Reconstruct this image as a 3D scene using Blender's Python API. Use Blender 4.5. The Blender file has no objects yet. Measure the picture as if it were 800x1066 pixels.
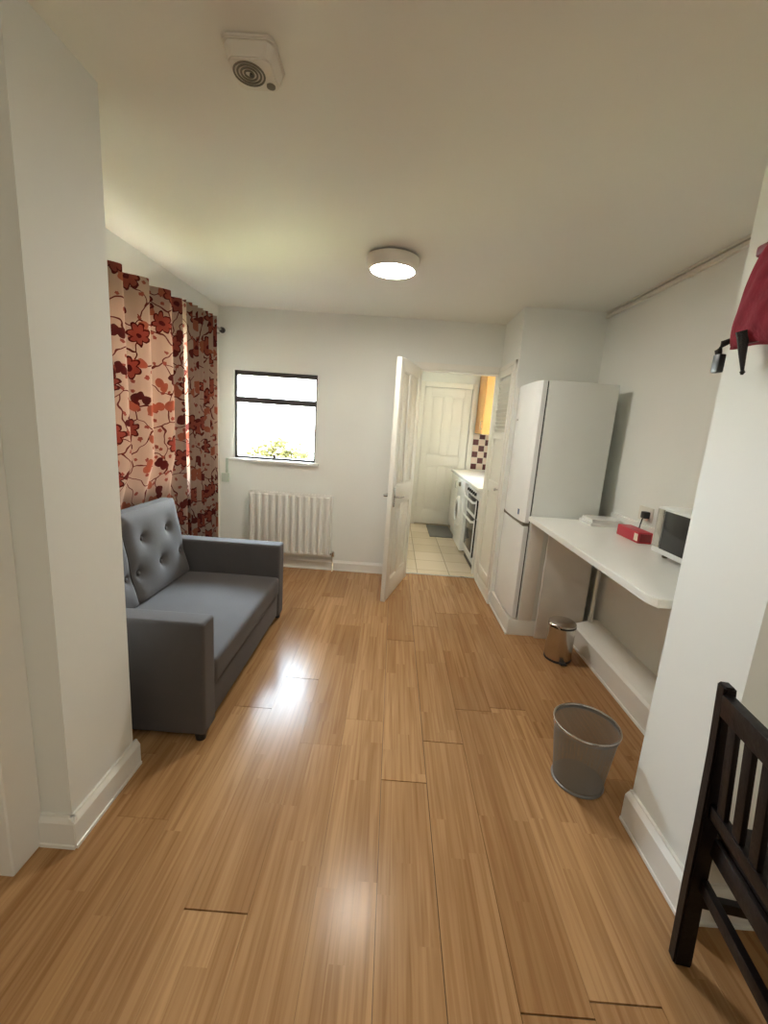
import bpy, bmesh, math, random
from mathutils import Vector, Matrix
random.seed(7)
S = bpy.context.scene
COL = S.collection
PI = math.pi
V = Vector
R = math.radians

# ---------------------------------------------------------------- materials
def nodes(name):
    m = bpy.data.materials.new(name); m.use_nodes = True
    nt = m.node_tree; nt.nodes.clear()
    out = nt.nodes.new('ShaderNodeOutputMaterial')
    return m, nt, out

def N(nt, t, **kw):
    n = nt.nodes.new(t)
    for k, v in kw.items():
        if k.startswith('i_'):
            n.inputs[int(k[2:]) if k[2:].isdigit() else k[2:].replace('_', ' ')].default_value = v
        else: setattr(n, k, v)
    return n

def mathn(nt, op, a, b=None, c=None):
    n = nt.nodes.new('ShaderNodeMath'); n.operation = op
    for i, x in enumerate((a, b, c)):
        if x is None: continue
        if isinstance(x, (int, float)): n.inputs[i].default_value = x
        else: nt.links.new(x, n.inputs[i])
    return n.outputs[0]

def mixc(nt, fac, a, b):
    n = nt.nodes.new('ShaderNodeMix'); n.data_type = 'RGBA'
    for i, x in ((0, fac), (6, a), (7, b)):
        if isinstance(x, (int, float)): n.inputs[i].default_value = x
        elif isinstance(x, tuple): n.inputs[i].default_value = (*x, 1) if len(x) == 3 else x
        else: nt.links.new(x, n.inputs[i])
    return n.outputs[2]

def srgb(r, g, b):
    f = lambda c: (c / 255 / 12.92) if c / 255 <= .04045 else ((c / 255 + .055) / 1.055) ** 2.4
    return (f(r), f(g), f(b))

def plain(name, col, rough=.5, metal=0, var=.06, scale=12, bump=0, bscale=60, spec=.5, coat=0):
    m, nt, out = nodes(name)
    p = N(nt, 'ShaderNodeBsdfPrincipled'); p.inputs['Roughness'].default_value = rough
    p.inputs['Metallic'].default_value = metal; p.inputs['Specular IOR Level'].default_value = spec
    p.inputs['Coat Weight'].default_value = coat
    tc = N(nt, 'ShaderNodeTexCoord')
    no = N(nt, 'ShaderNodeTexNoise'); no.inputs['Scale'].default_value = scale; no.inputs['Detail'].default_value = 4
    nt.links.new(tc.outputs['Object'], no.inputs['Vector'])
    lo = tuple(c * (1 - var) for c in col); hi = tuple(min(1, c * (1 + var)) for c in col)
    nt.links.new(mixc(nt, no.outputs['Fac'], lo, hi), p.inputs['Base Color'])
    if bump:
        nb = N(nt, 'ShaderNodeTexNoise'); nb.inputs['Scale'].default_value = bscale; nb.inputs['Detail'].default_value = 3
        nt.links.new(tc.outputs['Object'], nb.inputs['Vector'])
        b = N(nt, 'ShaderNodeBump'); b.inputs['Strength'].default_value = bump; b.inputs['Distance'].default_value = .01
        nt.links.new(nb.outputs['Fac'], b.inputs['Height']); nt.links.new(b.outputs[0], p.inputs['Normal'])
    nt.links.new(p.outputs[0], out.inputs[0])
    return m

M = {}
M['wall'] = plain('wall_paint', (.78, .79, .745), .62, var=.02, scale=2.5, bump=.05, bscale=35)
M['ceil'] = plain('ceiling_paint', (.77, .755, .69), .5, var=.02, scale=1.5, bump=.03, bscale=25)
M['gloss'] = plain('white_gloss_paint', (.80, .79, .74), .3, var=.02)
M['doorp'] = plain('door_gloss_paint', (.80, .78, .71), .28, var=.02)
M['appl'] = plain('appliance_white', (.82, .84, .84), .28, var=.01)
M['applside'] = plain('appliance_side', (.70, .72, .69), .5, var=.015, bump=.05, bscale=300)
M['desk'] = plain('white_laminate', (.84, .84, .80), .22, var=.015)
M['board'] = plain('white_board', (.74, .70, .64), .45, var=.03)
M['darkgap'] = plain('dark_rubber_and_shade', (.03, .03, .03), .7)
M['black'] = plain('black_plastic', (.012, .012, .013), .35)
M['blackglass'] = plain('black_glass', (.012, .013, .015), .12, var=0)
M['chrome'] = plain('brushed_chrome', (.62, .60, .57), .22, 1, var=.05)
M['steel'] = plain('polished_steel', (.60, .57, .53), .24, 1, var=.03)
M['meshwire'] = plain('grey_wire', (.26, .26, .26), .4, .6)
M['winframe'] = plain('dark_window_frame', (.045, .036, .034), .4)
M['plast'] = plain('white_plastic', (.72, .68, .60), .4, var=.02)
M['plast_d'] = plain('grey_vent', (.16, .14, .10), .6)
M['red'] = plain('red_card', (.52, .03, .05), .4, var=.1)
M['darkred'] = plain('dark_red_card', (.22, .008, .012), .4, var=.1)
M['cream'] = plain('cream_paper', (.85, .76, .60), .6)
M['blue'] = plain('blue_badge', (.05, .11, .25), .3)
M['bag'] = plain('crimson_nylon', (.27, .022, .042), .8, var=.45, scale=22, bump=.5, bscale=30, spec=.2)
M['bag_d'] = plain('deep_crimson_nylon', (.18, .004, .016), .45, var=.25, scale=22)
M['strap'] = plain('black_webbing', (.014, .011, .010), .75, bump=.4, bscale=300)
M['chair'] = plain('black_stained_wood', (.008, .005, .0045), .4, var=.4, scale=30, bump=.1, spec=.22)
M['mat'] = plain('grey_door_mat', (.22, .22, .21), .95, var=.25, scale=80, bump=.6, bscale=200)
M['orange'] = plain('orange_wood_cabinet', (.80, .42, .13), .4, var=.12, scale=6)
M['paper'] = plain('white_paper', (.80, .81, .79), .5)
M['copperw'] = plain('painted_pipe', (.70, .68, .62), .4)
M['render'] = plain('outside_brick', (.5, .45, .38), .9)
M['bushwood'] = plain('twig', (.12, .08, .05), .9)
M['green'] = plain('pale_green_plastic', (.50, .58, .50), .5)

# sofa cloth
def fabric():
    m, nt, out = nodes('charcoal_upholstery')
    p = N(nt, 'ShaderNodeBsdfPrincipled'); p.inputs['Roughness'].default_value = .85
    p.inputs['Sheen Weight'].default_value = .06; p.inputs['Sheen Roughness'].default_value = .5
    tc = N(nt, 'ShaderNodeTexCoord')
    n1 = N(nt, 'ShaderNodeTexNoise'); n1.inputs['Scale'].default_value = 9; n1.inputs['Detail'].default_value = 6
    n2 = N(nt, 'ShaderNodeTexNoise'); n2.inputs['Scale'].default_value = 350; n2.inputs['Detail'].default_value = 2
    for n in (n1, n2): nt.links.new(tc.outputs['Object'], n.inputs['Vector'])
    c1 = mixc(nt, n1.outputs['Fac'], (.056, .047, .043), (.088, .077, .073))
    c2 = mixc(nt, n2.outputs['Fac'], (.050, .043, .041), (.090, .081, .079))
    nt.links.new(mixc(nt, .5, c1, c2), p.inputs['Base Color'])
    b = N(nt, 'ShaderNodeBump'); b.inputs['Strength'].default_value = .25; b.inputs['Distance'].default_value = .003
    nt.links.new(n2.outputs['Fac'], b.inputs['Height']); nt.links.new(b.outputs[0], p.inputs['Normal'])
    nt.links.new(p.outputs[0], out.inputs[0])
    return m
M['fabric'] = fabric()

# laminate floor: every plank carries its own tint, strips and grain run along Y
def floor_mat():
    m, nt, out = nodes('oak_laminate')
    p = N(nt, 'ShaderNodeBsdfPrincipled')
    tc = N(nt, 'ShaderNodeTexCoord')
    at = N(nt, 'ShaderNodeAttribute', attribute_name='tint')
    sep = N(nt, 'ShaderNodeSeparateXYZ'); nt.links.new(tc.outputs['Object'], sep.inputs[0])
    sc = N(nt, 'ShaderNodeSeparateColor'); nt.links.new(at.outputs['Color'], sc.inputs[0])
    rnd = sc.outputs[0]
    # three printed strips per plank, their ends staggered
    sid = mathn(nt, 'FLOOR', mathn(nt, 'DIVIDE', mathn(nt, 'SUBTRACT', sep.outputs[0], .047), .0633))
    wn0 = N(nt, 'ShaderNodeTexWhiteNoise', noise_dimensions='1D'); nt.links.new(sid, wn0.inputs['W'])
    yid = mathn(nt, 'FLOOR', mathn(nt, 'ADD', mathn(nt, 'DIVIDE', sep.outputs[1], .62), mathn(nt, 'MULTIPLY', wn0.outputs[0], 7.3)))
    cmb = N(nt, 'ShaderNodeCombineXYZ'); nt.links.new(sid, cmb.inputs[0]); nt.links.new(yid, cmb.inputs[1])
    wn = N(nt, 'ShaderNodeTexWhiteNoise', noise_dimensions='3D'); nt.links.new(cmb.outputs[0], wn.inputs['Vector'])
    mp = N(nt, 'ShaderNodeCombineXYZ')
    nt.links.new(mathn(nt, 'MULTIPLY', sep.outputs[0], 60), mp.inputs[0])
    nt.links.new(mathn(nt, 'MULTIPLY', sep.outputs[1], 1.7), mp.inputs[1])
    nt.links.new(mathn(nt, 'ADD', mathn(nt, 'MULTIPLY', wn.outputs[0], 40), mathn(nt, 'MULTIPLY', rnd, 25)), mp.inputs[2])
    g = N(nt, 'ShaderNodeTexNoise'); g.inputs['Scale'].default_value = 1; g.inputs['Detail'].default_value = 5; g.inputs['Distortion'].default_value = .6
    nt.links.new(mp.outputs[0], g.inputs['Vector'])
    g2 = N(nt, 'ShaderNodeTexNoise'); g2.inputs['Scale'].default_value = 1.6; g2.inputs['Detail'].default_value = 3
    nt.links.new(tc.outputs['Object'], g2.inputs['Vector'])
    tone = mathn(nt, 'ADD', mathn(nt, 'MULTIPLY', wn.outputs[0], .26), mathn(nt, 'MULTIPLY', rnd, .50))
    tone = mathn(nt, 'ADD', tone, mathn(nt, 'MULTIPLY', mathn(nt, 'SUBTRACT', g2.outputs['Fac'], .5), .5))
    base = mixc(nt, tone, (.345, .185, .078), (.60, .358, .172))
    gr = N(nt, 'ShaderNodeMapRange'); nt.links.new(g.outputs['Fac'], gr.inputs[0])
    gr.inputs[1].default_value = .38; gr.inputs[2].default_value = .72; gr.inputs[3].default_value = 0; gr.inputs[4].default_value = .62
    colr = mixc(nt, gr.outputs[0], base, (.20, .085, .028))
    nt.links.new(colr, p.inputs['Base Color'])
    rr = N(nt, 'ShaderNodeMapRange'); nt.links.new(g2.outputs['Fac'], rr.inputs[0])
    rr.inputs[3].default_value = .20; rr.inputs[4].default_value = .25
    nt.links.new(rr.outputs[0], p.inputs['Roughness'])
    p.inputs['Specular IOR Level'].default_value = .16
    b = N(nt, 'ShaderNodeBump'); b.inputs['Strength'].default_value = .12; b.inputs['Distance'].default_value = .002
    nt.links.new(g.outputs['Fac'], b.inputs['Height']); nt.links.new(b.outputs[0], p.inputs['Normal'])
    nt.links.new(p.outputs[0], out.inputs[0])
    return m
M['floor'] = floor_mat()

def tile_mat(name, c1, c2, mortar, size, msz, axis='XY', rough=.25, checker=False):
    m, nt, out = nodes(name)
    p = N(nt, 'ShaderNodeBsdfPrincipled'); p.inputs['Roughness'].default_value = rough
    tc = N(nt, 'ShaderNodeTexCoord'); sep = N(nt, 'ShaderNodeSeparateXYZ'); nt.links.new(tc.outputs['Object'], sep.inputs[0])
    ax = {'X': 0, 'Y': 1, 'Z': 2}
    u = mathn(nt, 'DIVIDE', sep.outputs[ax[axis[0]]], size); v = mathn(nt, 'DIVIDE', sep.outputs[ax[axis[1]]], size)
    fu = mathn(nt, 'FRACT', u); fv = mathn(nt, 'FRACT', v)
    e = mathn(nt, 'MINIMUM', mathn(nt, 'MINIMUM', fu, fv), mathn(nt, 'MINIMUM', mathn(nt, 'SUBTRACT', 1.0, fu), mathn(nt, 'SUBTRACT', 1.0, fv)))
    grout = mathn(nt, 'LESS_THAN', e, msz)
    if checker:
        s = mathn(nt, 'ADD', mathn(nt, 'FLOOR', u), mathn(nt, 'FLOOR', v))
        f = mathn(nt, 'MULTIPLY', mathn(nt, 'FRACT', mathn(nt, 'DIVIDE', s, 2.0)), 2.0)
        f = mathn(nt, 'ABSOLUTE', f)
    else:
        cmb = N(nt, 'ShaderNodeCombineXYZ'); nt.links.new(mathn(nt, 'FLOOR', u), cmb.inputs[0]); nt.links.new(mathn(nt, 'FLOOR', v), cmb.inputs[1])
        wn = N(nt, 'ShaderNodeTexWhiteNoise'); nt.links.new(cmb.outputs[0], wn.inputs['Vector']); f = wn.outputs[0]
    c = mixc(nt, f, c1, c2)
    nt.links.new(mixc(nt, grout, c, mortar), p.inputs['Base Color'])
    nt.links.new(p.outputs[0], out.inputs[0])
    return m
M['ktile'] = tile_mat('kitchen_floor_tile', (.62, .52, .38), (.70, .60, .46), (.35, .30, .23), .33, .012)
M['splash'] = tile_mat('splashback_tile', (.75, .60, .50), (.11, .02, .018), (.70, .62, .52), .09, .04, 'XZ', .3, True)

# flowered curtain: pattern laid out in the cloth's own metres (UV), lit from behind by translucency
def curtain_mat():
    m, nt, out = nodes('flowered_curtain')
    uvt = N(nt, 'ShaderNodeTexCoord')
    class uv: outputs = [uvt.outputs['UV']]
    no = N(nt, 'ShaderNodeTexNoise'); no.inputs['Scale'].default_value = 14; no.inputs['Detail'].default_value = 2
    nt.links.new(uv.outputs[0], no.inputs['Vector'])
    ad = N(nt, 'ShaderNodeVectorMath', operation='MULTIPLY_ADD')
    nt.links.new(no.outputs['Color'], ad.inputs[0]); ad.inputs[1].default_value = (.045, .045, 0); nt.links.new(uv.outputs[0], ad.inputs[2])
    uvd = ad.outputs[0]
    def cell(scale, r0, petals, rnd, seed, depth=.28):
        off = N(nt, 'ShaderNodeVectorMath', operation='ADD'); off.inputs[1].default_value = (seed, seed * .37, 0)
        nt.links.new(uvd, off.inputs[0])
        sc_ = N(nt, 'ShaderNodeVectorMath', operation='SCALE'); sc_.inputs['Scale'].default_value = scale; nt.links.new(off.outputs[0], sc_.inputs[0])
        v = N(nt, 'ShaderNodeTexVoronoi', voronoi_dimensions='2D'); v.inputs['Scale'].default_value = 1; v.inputs['Randomness'].default_value = rnd
        nt.links.new(sc_.outputs[0], v.inputs['Vector'])
        d = N(nt, 'ShaderNodeVectorMath', operation='SUBTRACT'); nt.links.new(sc_.outputs[0], d.inputs[0]); nt.links.new(v.outputs['Position'], d.inputs[1])
        s = N(nt, 'ShaderNodeSeparateXYZ'); nt.links.new(d.outputs[0], s.inputs[0])
        ang = mathn(nt, 'ARCTAN2', s.outputs[1], s.outputs[0])
        cc = N(nt, 'ShaderNodeSeparateColor'); nt.links.new(v.outputs['Color'], cc.inputs[0])
        ang = mathn(nt, 'ADD', ang, mathn(nt, 'MULTIPLY', cc.outputs[0], 6.28))
        pet = mathn(nt, 'ABSOLUTE', mathn(nt, 'COSINE', mathn(nt, 'MULTIPLY', ang, petals / 2)))
        rr = mathn(nt, 'MULTIPLY', mathn(nt, 'ADD', mathn(nt, 'MULTIPLY', pet, depth), 1 - depth), r0)
        ln = N(nt, 'ShaderNodeVectorMath', operation='LENGTH'); nt.links.new(d.outputs[0], ln.inputs[0])
        inside = mathn(nt, 'SUBTRACT', rr, ln.outputs['Value'])
        return inside, cc.outputs[1], ln.outputs['Value']
    fl, fc, fd = cell(3.9, .27, 7, .75, 1.3, .35)
    lf, lc, ld = cell(6.6, .30, 2, .95, 4.1, .6)
    sm, smc, sd = cell(17, .22, 5, 1.0, 8.7)
    wv = N(nt, 'ShaderNodeTexVoronoi', voronoi_dimensions='2D', feature='DISTANCE_TO_EDGE'); wv.inputs['Scale'].default_value = 5.5
    no2 = N(nt, 'ShaderNodeTexNoise'); no2.inputs['Scale'].default_value = 6; nt.links.new(uv.outputs[0], no2.inputs['Vector'])
    a2 = N(nt, 'ShaderNodeVectorMath', operation='MULTIPLY_ADD'); nt.links.new(no2.outputs['Color'], a2.inputs[0]); a2.inputs[1].default_value = (.16, .16, 0); nt.links.new(uv.outputs[0], a2.inputs[2])
    nt.links.new(a2.outputs[0], wv.inputs['Vector'])
    vine = mathn(nt, 'LESS_THAN', wv.outputs['Distance'], .020)
    base = (.38, .275, .215)
    c = mixc(nt, vine, base, (.12, .028, .022))
    c = mixc(nt, mathn(nt, 'MULTIPLY', mathn(nt, 'GREATER_THAN', sm, 0.0), mathn(nt, 'GREATER_THAN', smc, .42)), c, (.24, .07, .05))
    leafcol = mixc(nt, mathn(nt, 'GREATER_THAN', lc, .45), (.11, .025, .022), (.30, .10, .06))
    c = mixc(nt, mathn(nt, 'GREATER_THAN', lf, 0.0), c, leafcol)
    flc = mixc(nt, mathn(nt, 'GREATER_THAN', fl, .045), (.09, .018, .016), (.25, .065, .045))
    flc = mixc(nt, mathn(nt, 'LESS_THAN', fd, .06), flc, (.10, .02, .02))
    c = mixc(nt, mathn(nt, 'GREATER_THAN', fl, 0.0), c, flc)
    d = N(nt, 'ShaderNodeBsdfDiffuse'); t = N(nt, 'ShaderNodeBsdfTranslucent')
    nt.links.new(c, d.inputs[0]); nt.links.new(c, t.inputs[0])
    mx = N(nt, 'ShaderNodeMixShader'); mx.inputs[0].default_value = .36
    nt.links.new(d.outputs[0], mx.inputs[1]); nt.links.new(t.outputs[0], mx.inputs[2])
    nt.links.new(mx.outputs[0], out.inputs[0])
    return m
M['curtain'] = curtain_mat()

# wire-mesh sheet: real holes laid out in UV
def mesh_mat():
    m, nt, out = nodes('woven_wire_mesh')
    uv = N(nt, 'ShaderNodeTexCoord'); sep = N(nt, 'ShaderNodeSeparateXYZ'); nt.links.new(uv.outputs['UV'], sep.inputs[0])
    a = mathn(nt, 'LESS_THAN', mathn(nt, 'FRACT', mathn(nt, 'MULTIPLY', sep.outputs[0], 170)), .42)
    b = mathn(nt, 'LESS_THAN', mathn(nt, 'FRACT', mathn(nt, 'MULTIPLY', sep.outputs[1], 70)), .42)
    solid = mathn(nt, 'MAXIMUM', a, b)
    p = N(nt, 'ShaderNodeBsdfPrincipled'); p.inputs['Base Color'].default_value = (.25, .245, .225, 1); p.inputs['Roughness'].default_value = .4; p.inputs['Metallic'].default_value = .35
    tr = N(nt, 'ShaderNodeBsdfTransparent')
    mx = N(nt, 'ShaderNodeMixShader'); nt.links.new(solid, mx.inputs[0]); nt.links.new(tr.outputs[0], mx.inputs[1]); nt.links.new(p.outputs[0], mx.inputs[2])
    nt.links.new(mx.outputs[0], out.inputs[0])
    return m
M['mesh'] = mesh_mat()

def glass_mat():
    m, nt, out = nodes('window_glass')
    g = N(nt, 'ShaderNodeBsdfGlossy'); g.inputs['Roughness'].default_value = .02
    tr = N(nt, 'ShaderNodeBsdfTransparent'); tr.inputs[0].default_value = (.94, .96, .95, 1)
    fr = N(nt, 'ShaderNodeFresnel'); fr.inputs[0].default_value = 1.45
    mx = N(nt, 'ShaderNodeMixShader'); nt.links.new(fr.outputs[0], mx.inputs[0]); nt.links.new(tr.outputs[0], mx.inputs[1]); nt.links.new(g.outputs[0], mx.inputs[2])
    nt.links.new(mx.outputs[0], out.inputs[0]); return m
M['glass'] = glass_mat()

def emis(name, col, st):
    m, nt, out = nodes(name); e = N(nt, 'ShaderNodeEmission'); e.inputs[0].default_value = (*col, 1); e.inputs[1].default_value = st
    nt.links.new(e.outputs[0], out.inputs[0]); return m
LAMP = 23.0
M['rfill'] = emis('rear_fill_diffuser', (1, .93, .80), 16)  # glow of the added fill lamp behind the camera
M['lamp'] = emis('lamp_diffuser', (1, .965, .88), LAMP)
M['kfill'] = emis('kitchen_fill_diffuser', (1, .88, .72), 14)  # glow of the added kitchen fill lamp

def leaf_mat():
    m, nt, out = nodes('hedge_leaf')
    tc = N(nt, 'ShaderNodeTexCoord'); no = N(nt, 'ShaderNodeTexNoise'); no.inputs['Scale'].default_value = 5
    nt.links.new(tc.outputs['Object'], no.inputs['Vector'])
    c = mixc(nt, no.outputs['Fac'], (.030, .031, .010), (.062, .053, .022))
    d = N(nt, 'ShaderNodeBsdfDiffuse'); t = N(nt, 'ShaderNodeBsdfTranslucent'); nt.links.new(c, d.inputs[0]); nt.links.new(c, t.inputs[0])
    mx = N(nt, 'ShaderNodeMixShader'); mx.inputs[0].default_value = .3; nt.links.new(d.outputs[0], mx.inputs[1]); nt.links.new(t.outputs[0], mx.inputs[2])
    nt.links.new(mx.outputs[0], out.inputs[0]); return m
M['leaf'] = leaf_mat()
M['lawn'] = plain('lawn_grass', (.26, .245, .12), .9, var=.3, scale=3)

# ---------------------------------------------------------------- geometry helpers
class MB:
    def __init__(s): s.bm = bmesh.new(); s.mats = []; s.uv = None
    def box(s, a, b, bev=0, seg=2, mat=None, mi=0):
        lo = V((min(a[0], b[0]), min(a[1], b[1]), min(a[2], b[2]))); hi = V((max(a[0], b[0]), max(a[1], b[1]), max(a[2], b[2])))
        r = bmesh.ops.create_cube(s.bm, size=1); vs = r['verts']
        c = (lo + hi) / 2; d = hi - lo
        for v in vs: v.co = V((v.co.x * d.x, v.co.y * d.y, v.co.z * d.z)) + c
        fs = set(f for v in vs for f in v.link_faces)
        if bev:
            es = list(set(e for v in vs for e in v.link_edges))
            g = bmesh.ops.bevel(s.bm, geom=es, offset=min(bev, min(d) * .49), segments=seg, affect='EDGES', profile=.6)
            fs = set(g['faces']) | set(f for f in fs if f.is_valid)
            vs = list(set(v for f in fs for v in f.verts))
        if mat is not None:
            for v in vs: v.co = mat @ v.co
        for f in fs: f.material_index = mi
        return s
    def prism(s, pts, axis, a, b, mi=0):
        """extrude a 2-D outline along axis ('x','y','z') from a to b"""
        def P(u, v, w): return {'x': (w, u, v), 'y': (u, w, v), 'z': (u, v, w)}[axis]
        A = [s.bm.verts.new(P(u, v, a)) for u, v in pts]; B = [s.bm.verts.new(P(u, v, b)) for u, v in pts]
        n = len(pts); fs = [s.bm.faces.new(A), s.bm.faces.new(B[::-1])]
        for i in range(n): fs.append(s.bm.faces.new((A[i], B[i], B[(i + 1) % n], A[(i + 1) % n])))
        for f in fs: f.material_index = mi
        return s
    def lathe(s, prof, c, seg=40, axis='z', cap=True, mi=0, uv=False):
        c = V(c); rings = []
        def P(r, h, a):
            if axis == 'z': return c + V((r * math.cos(a), r * math.sin(a), h))
            if axis == 'y': return c + V((r * math.cos(a), h, r * math.sin(a)))
            return c + V((h, r * math.cos(a), r * math.sin(a)))
        for r, h in prof: rings.append([s.bm.verts.new(P(max(r, 1e-5), h, 2 * PI * i / seg)) for i in range(seg)])
        if uv: lay = s.bm.loops.layers.uv.verify()
        for k in range(len(rings) - 1):
            for i in range(seg):
                j = (i + 1) % seg
                f = s.bm.faces.new((rings[k][i], rings[k][j], rings[k + 1][j], rings[k + 1][i])); f.material_index = mi
                if uv:
                    for l, (uu, vv) in zip(f.loops, ((i, k), (i + 1, k), (i + 1, k + 1), (i, k + 1))): l[lay].uv = (uu / seg, vv / (len(rings) - 1))
        if cap:
            for rg in (rings[0], rings[-1]):
                f = s.bm.faces.new(rg); f.material_index = mi
        return s
    def tube(s, pts, r, seg=10, closed=False, mi=0):
        pts = [V(p) for p in pts]; n = len(pts); rings = []
        rad = r if isinstance(r, (list, tuple)) else [r] * n
        up = V((0, 0, 1))
        for i in range(n):
            if closed: t = pts[(i + 1) % n] - pts[i - 1]
            else: t = pts[min(i + 1, n - 1)] - pts[max(i - 1, 0)]
            t.normalize()
            u = up if abs(t.dot(up)) < .95 else V((1, 0, 0))
            x = t.cross(u).normalized(); y = x.cross(t).normalized()
            rings.append([s.bm.verts.new(pts[i] + rad[i] * (math.cos(a) * x + math.sin(a) * y)) for a in [2 * PI * k / seg for k in range(seg)]])
        for i in range(n if closed else n - 1):
            A, B = rings[i], rings[(i + 1) % n]
            for k in range(seg): s.bm.faces.new((A[k], A[(k + 1) % seg], B[(k + 1) % seg], B[k])).material_index = mi
        if not closed: s.bm.faces.new(rings[0]); s.bm.faces.new(rings[-1])
        return s
    def grid(s, fn, nu, nv, uvfn=None, closeu=False):
        g = [[s.bm.verts.new(fn(i / nu, j / nv)) for j in range(nv + 1)] for i in range(nu + 1)]
        lay = s.bm.loops.layers.uv.verify() if uvfn else None
        for i in range(nu):
            for j in range(nv):
                f = s.bm.faces.new((g[i][j], g[i + 1][j], g[i + 1][j + 1], g[i][j + 1]))
                if uvfn:
                    for l, (a, b) in zip(f.loops, ((i, j), (i + 1, j), (i + 1, j + 1), (i, j + 1))): l[lay].uv = uvfn(a / nu, b / nv)
        return g

WP = {}          # world position of each object made here
def link(o, parent=None, loc=(0, 0, 0)):
    COL.objects.link(o)
    if parent is not None: o.parent = parent; o.location = V(loc) - WP[parent.name]
    else: o.location = loc
    WP[o.name] = V(loc)
    return o

def obj(name, mb, mat, parent=None, kind=None, smooth=True, label=None, cat=None, group=None, solid=0, loc=None):
    bm = mb.bm
    bmesh.ops.recalc_face_normals(bm, faces=bm.faces)
    if loc is None:
        xs = [v.co.copy() for v in bm.verts]
        lo = V([min(v[i] for v in xs) for i in range(3)]); hi = V([max(v[i] for v in xs) for i in range(3)])
        loc = V(((lo.x + hi.x) / 2, (lo.y + hi.y) / 2, lo.z)) if kind != 'structure' else V((0, 0, 0))
    loc = V(loc)
    bmesh.ops.translate(bm, verts=bm.verts, vec=-loc)
    me = bpy.data.meshes.new(name); bm.to_mesh(me); bm.free()
    for m in (mat if isinstance(mat, (list, tuple)) else [mat]): me.materials.append(m)
    if smooth:
        for p in me.polygons: p.use_smooth = True
        me.set_sharp_from_angle(angle=R(38))
    o = bpy.data.objects.new(name, me); link(o, parent, loc)
    if solid:
        md = o.modifiers.new('thickness', 'SOLIDIFY'); md.thickness = solid; md.offset = 0
    if kind: o['kind'] = kind
    if label: o['label'] = label
    if cat: o['category'] = cat
    if group: o['group'] = group
    return o

def thing(name, loc, label=None, cat=None, group=None, kind=None):
    o = bpy.data.objects.new(name, None); o.empty_display_size = .1
    link(o, None, loc)
    for k, v in (('label', label), ('category', cat), ('group', group), ('kind', kind)):
        if v: o[k] = v
    return o

def struct(name, mb, mat, label, cat, parent=None, smooth=False):
    return obj(name, mb, mat, parent, kind='structure' if parent is None else None, smooth=smooth, label=label, cat=cat)

def wall_with_holes(axis, a0, a1, z0, z1, t0, t1, holes):
    """wall running along axis, thickness t0..t1, rectangular holes (u0,u1,v0,v1) sorted, not overlapping in u"""
    mb = MB()
    def B(u0, u1, v0, v1):
        if u1 - u0 < 1e-4 or v1 - v0 < 1e-4: return
        if axis == 'x': mb.box((u0, t0, v0), (u1, t1, v1))
        else: mb.box((t0, u0, v0), (t1, u1, v1))
    u = a0
    for h in sorted(holes):
        B(u, h[0], z0, z1); B(h[0], h[1], z0, h[2]); B(h[0], h[1], h[3], z1); u = h[1]
    B(u, a1, z0, z1)
    return mb

# ---------------------------------------------------------------- the setting
# floor planks
def floor():
    mb = MB(); bm = mb.bm; W = .19; x0 = .047
    lay = bm.loops.layers.float_color.new('tint')
    fixed = {0: 1.53, 1: 1.775, 2: 2.03, 3: 2.065, -3: 2.20, -4: 1.92}
    for k in range(-10, 14):
        xa, xb = x0 + k * W, x0 + (k + 1) * W
        xa, xb = max(xa, -1.72), min(xb, 2.72)
        if xb - xa < .01: continue
        j = fixed.get(k, random.uniform(0, 1.2))
        while j > -1.3: j -= 1.2
        ys = [-1.4]
        while j < 4.14:
            if j > -1.35: ys.append(j)
            j += 1.2
        ys.append(4.14)
        for a, b in zip(ys, ys[1:]):
            rj = random.random()
            wide = k in fixed
            g = .0045 if wide else .0010
            gx = .0009
            if k in (0, 1): gx = .0022
            if b - a < .02: continue
            ya = a + g * .5; yb = b - g * .5
            vs = [bm.verts.new(p) for p in ((xa + gx * .5, ya, 0), (xb - gx * .5, ya, 0), (xb - gx * .5, yb, 0), (xa + gx * .5, yb, 0))]
            vb = [bm.verts.new((v.co.x, v.co.y, -.008)) for v in vs]
            fs = [bm.faces.new(vs)]
            for i in range(4): fs.append(bm.faces.new((vs[i], vb[i], vb[(i + 1) % 4], vs[(i + 1) % 4])))
            for f in fs:
                for l in f.loops: l[lay] = (rj, 0, 0, 1)
    o = obj('floor', mb, M['floor'], kind='structure', smooth=False, label='oak coloured laminate floor of long planks, some joints opened up', cat='floor')
    sub = MB().box((-1.75, -1.4, -.06), (2.75, 4.14, -.006))
    obj('underlay', sub, M['darkgap'], o, smooth=False)
floor()
struct('floor_kitchen', MB().box((-.2, 4.14, -.06), (1.75, 6.75, .001)), M['ktile'], 'beige square floor tiles of the kitchen beyond the doorway', 'floor')
struct('ceiling', MB().box((-1.9, -1.5, 2.4), (2.95, 4.2, 2.5)).box((-.2, 4.2, 2.4), (1.8, 6.75, 2.5)), M['ceil'], 'plain white painted ceiling', 'ceiling')
WX = -1.66
WZ = (-1.52, -.745, 1.055, 1.86)
struct('wall_back', wall_with_holes('x', -1.86, 1.75, 0, 2.4, 4.08, 4.2, [WZ, (.19, .915, 0, 1.98)]), M['wall'], 'white back wall with the small window and the kitchen doorway', 'wall')
LW = (1.95, 3.12, .92, 2.06)
struct('wall_left', wall_with_holes('y', 1.5, 4.08, 0, 2.4, WX - .2, WX, [LW]), M['wall'], 'white left wall behind the flowered curtains', 'wall')
struct('wall_left_pillar', MB().box((-1.86, 1.165, 0), (-.975, 1.5, 2.4)), M['wall'], 'white projecting wall end left of the sofa', 'wall')
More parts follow.
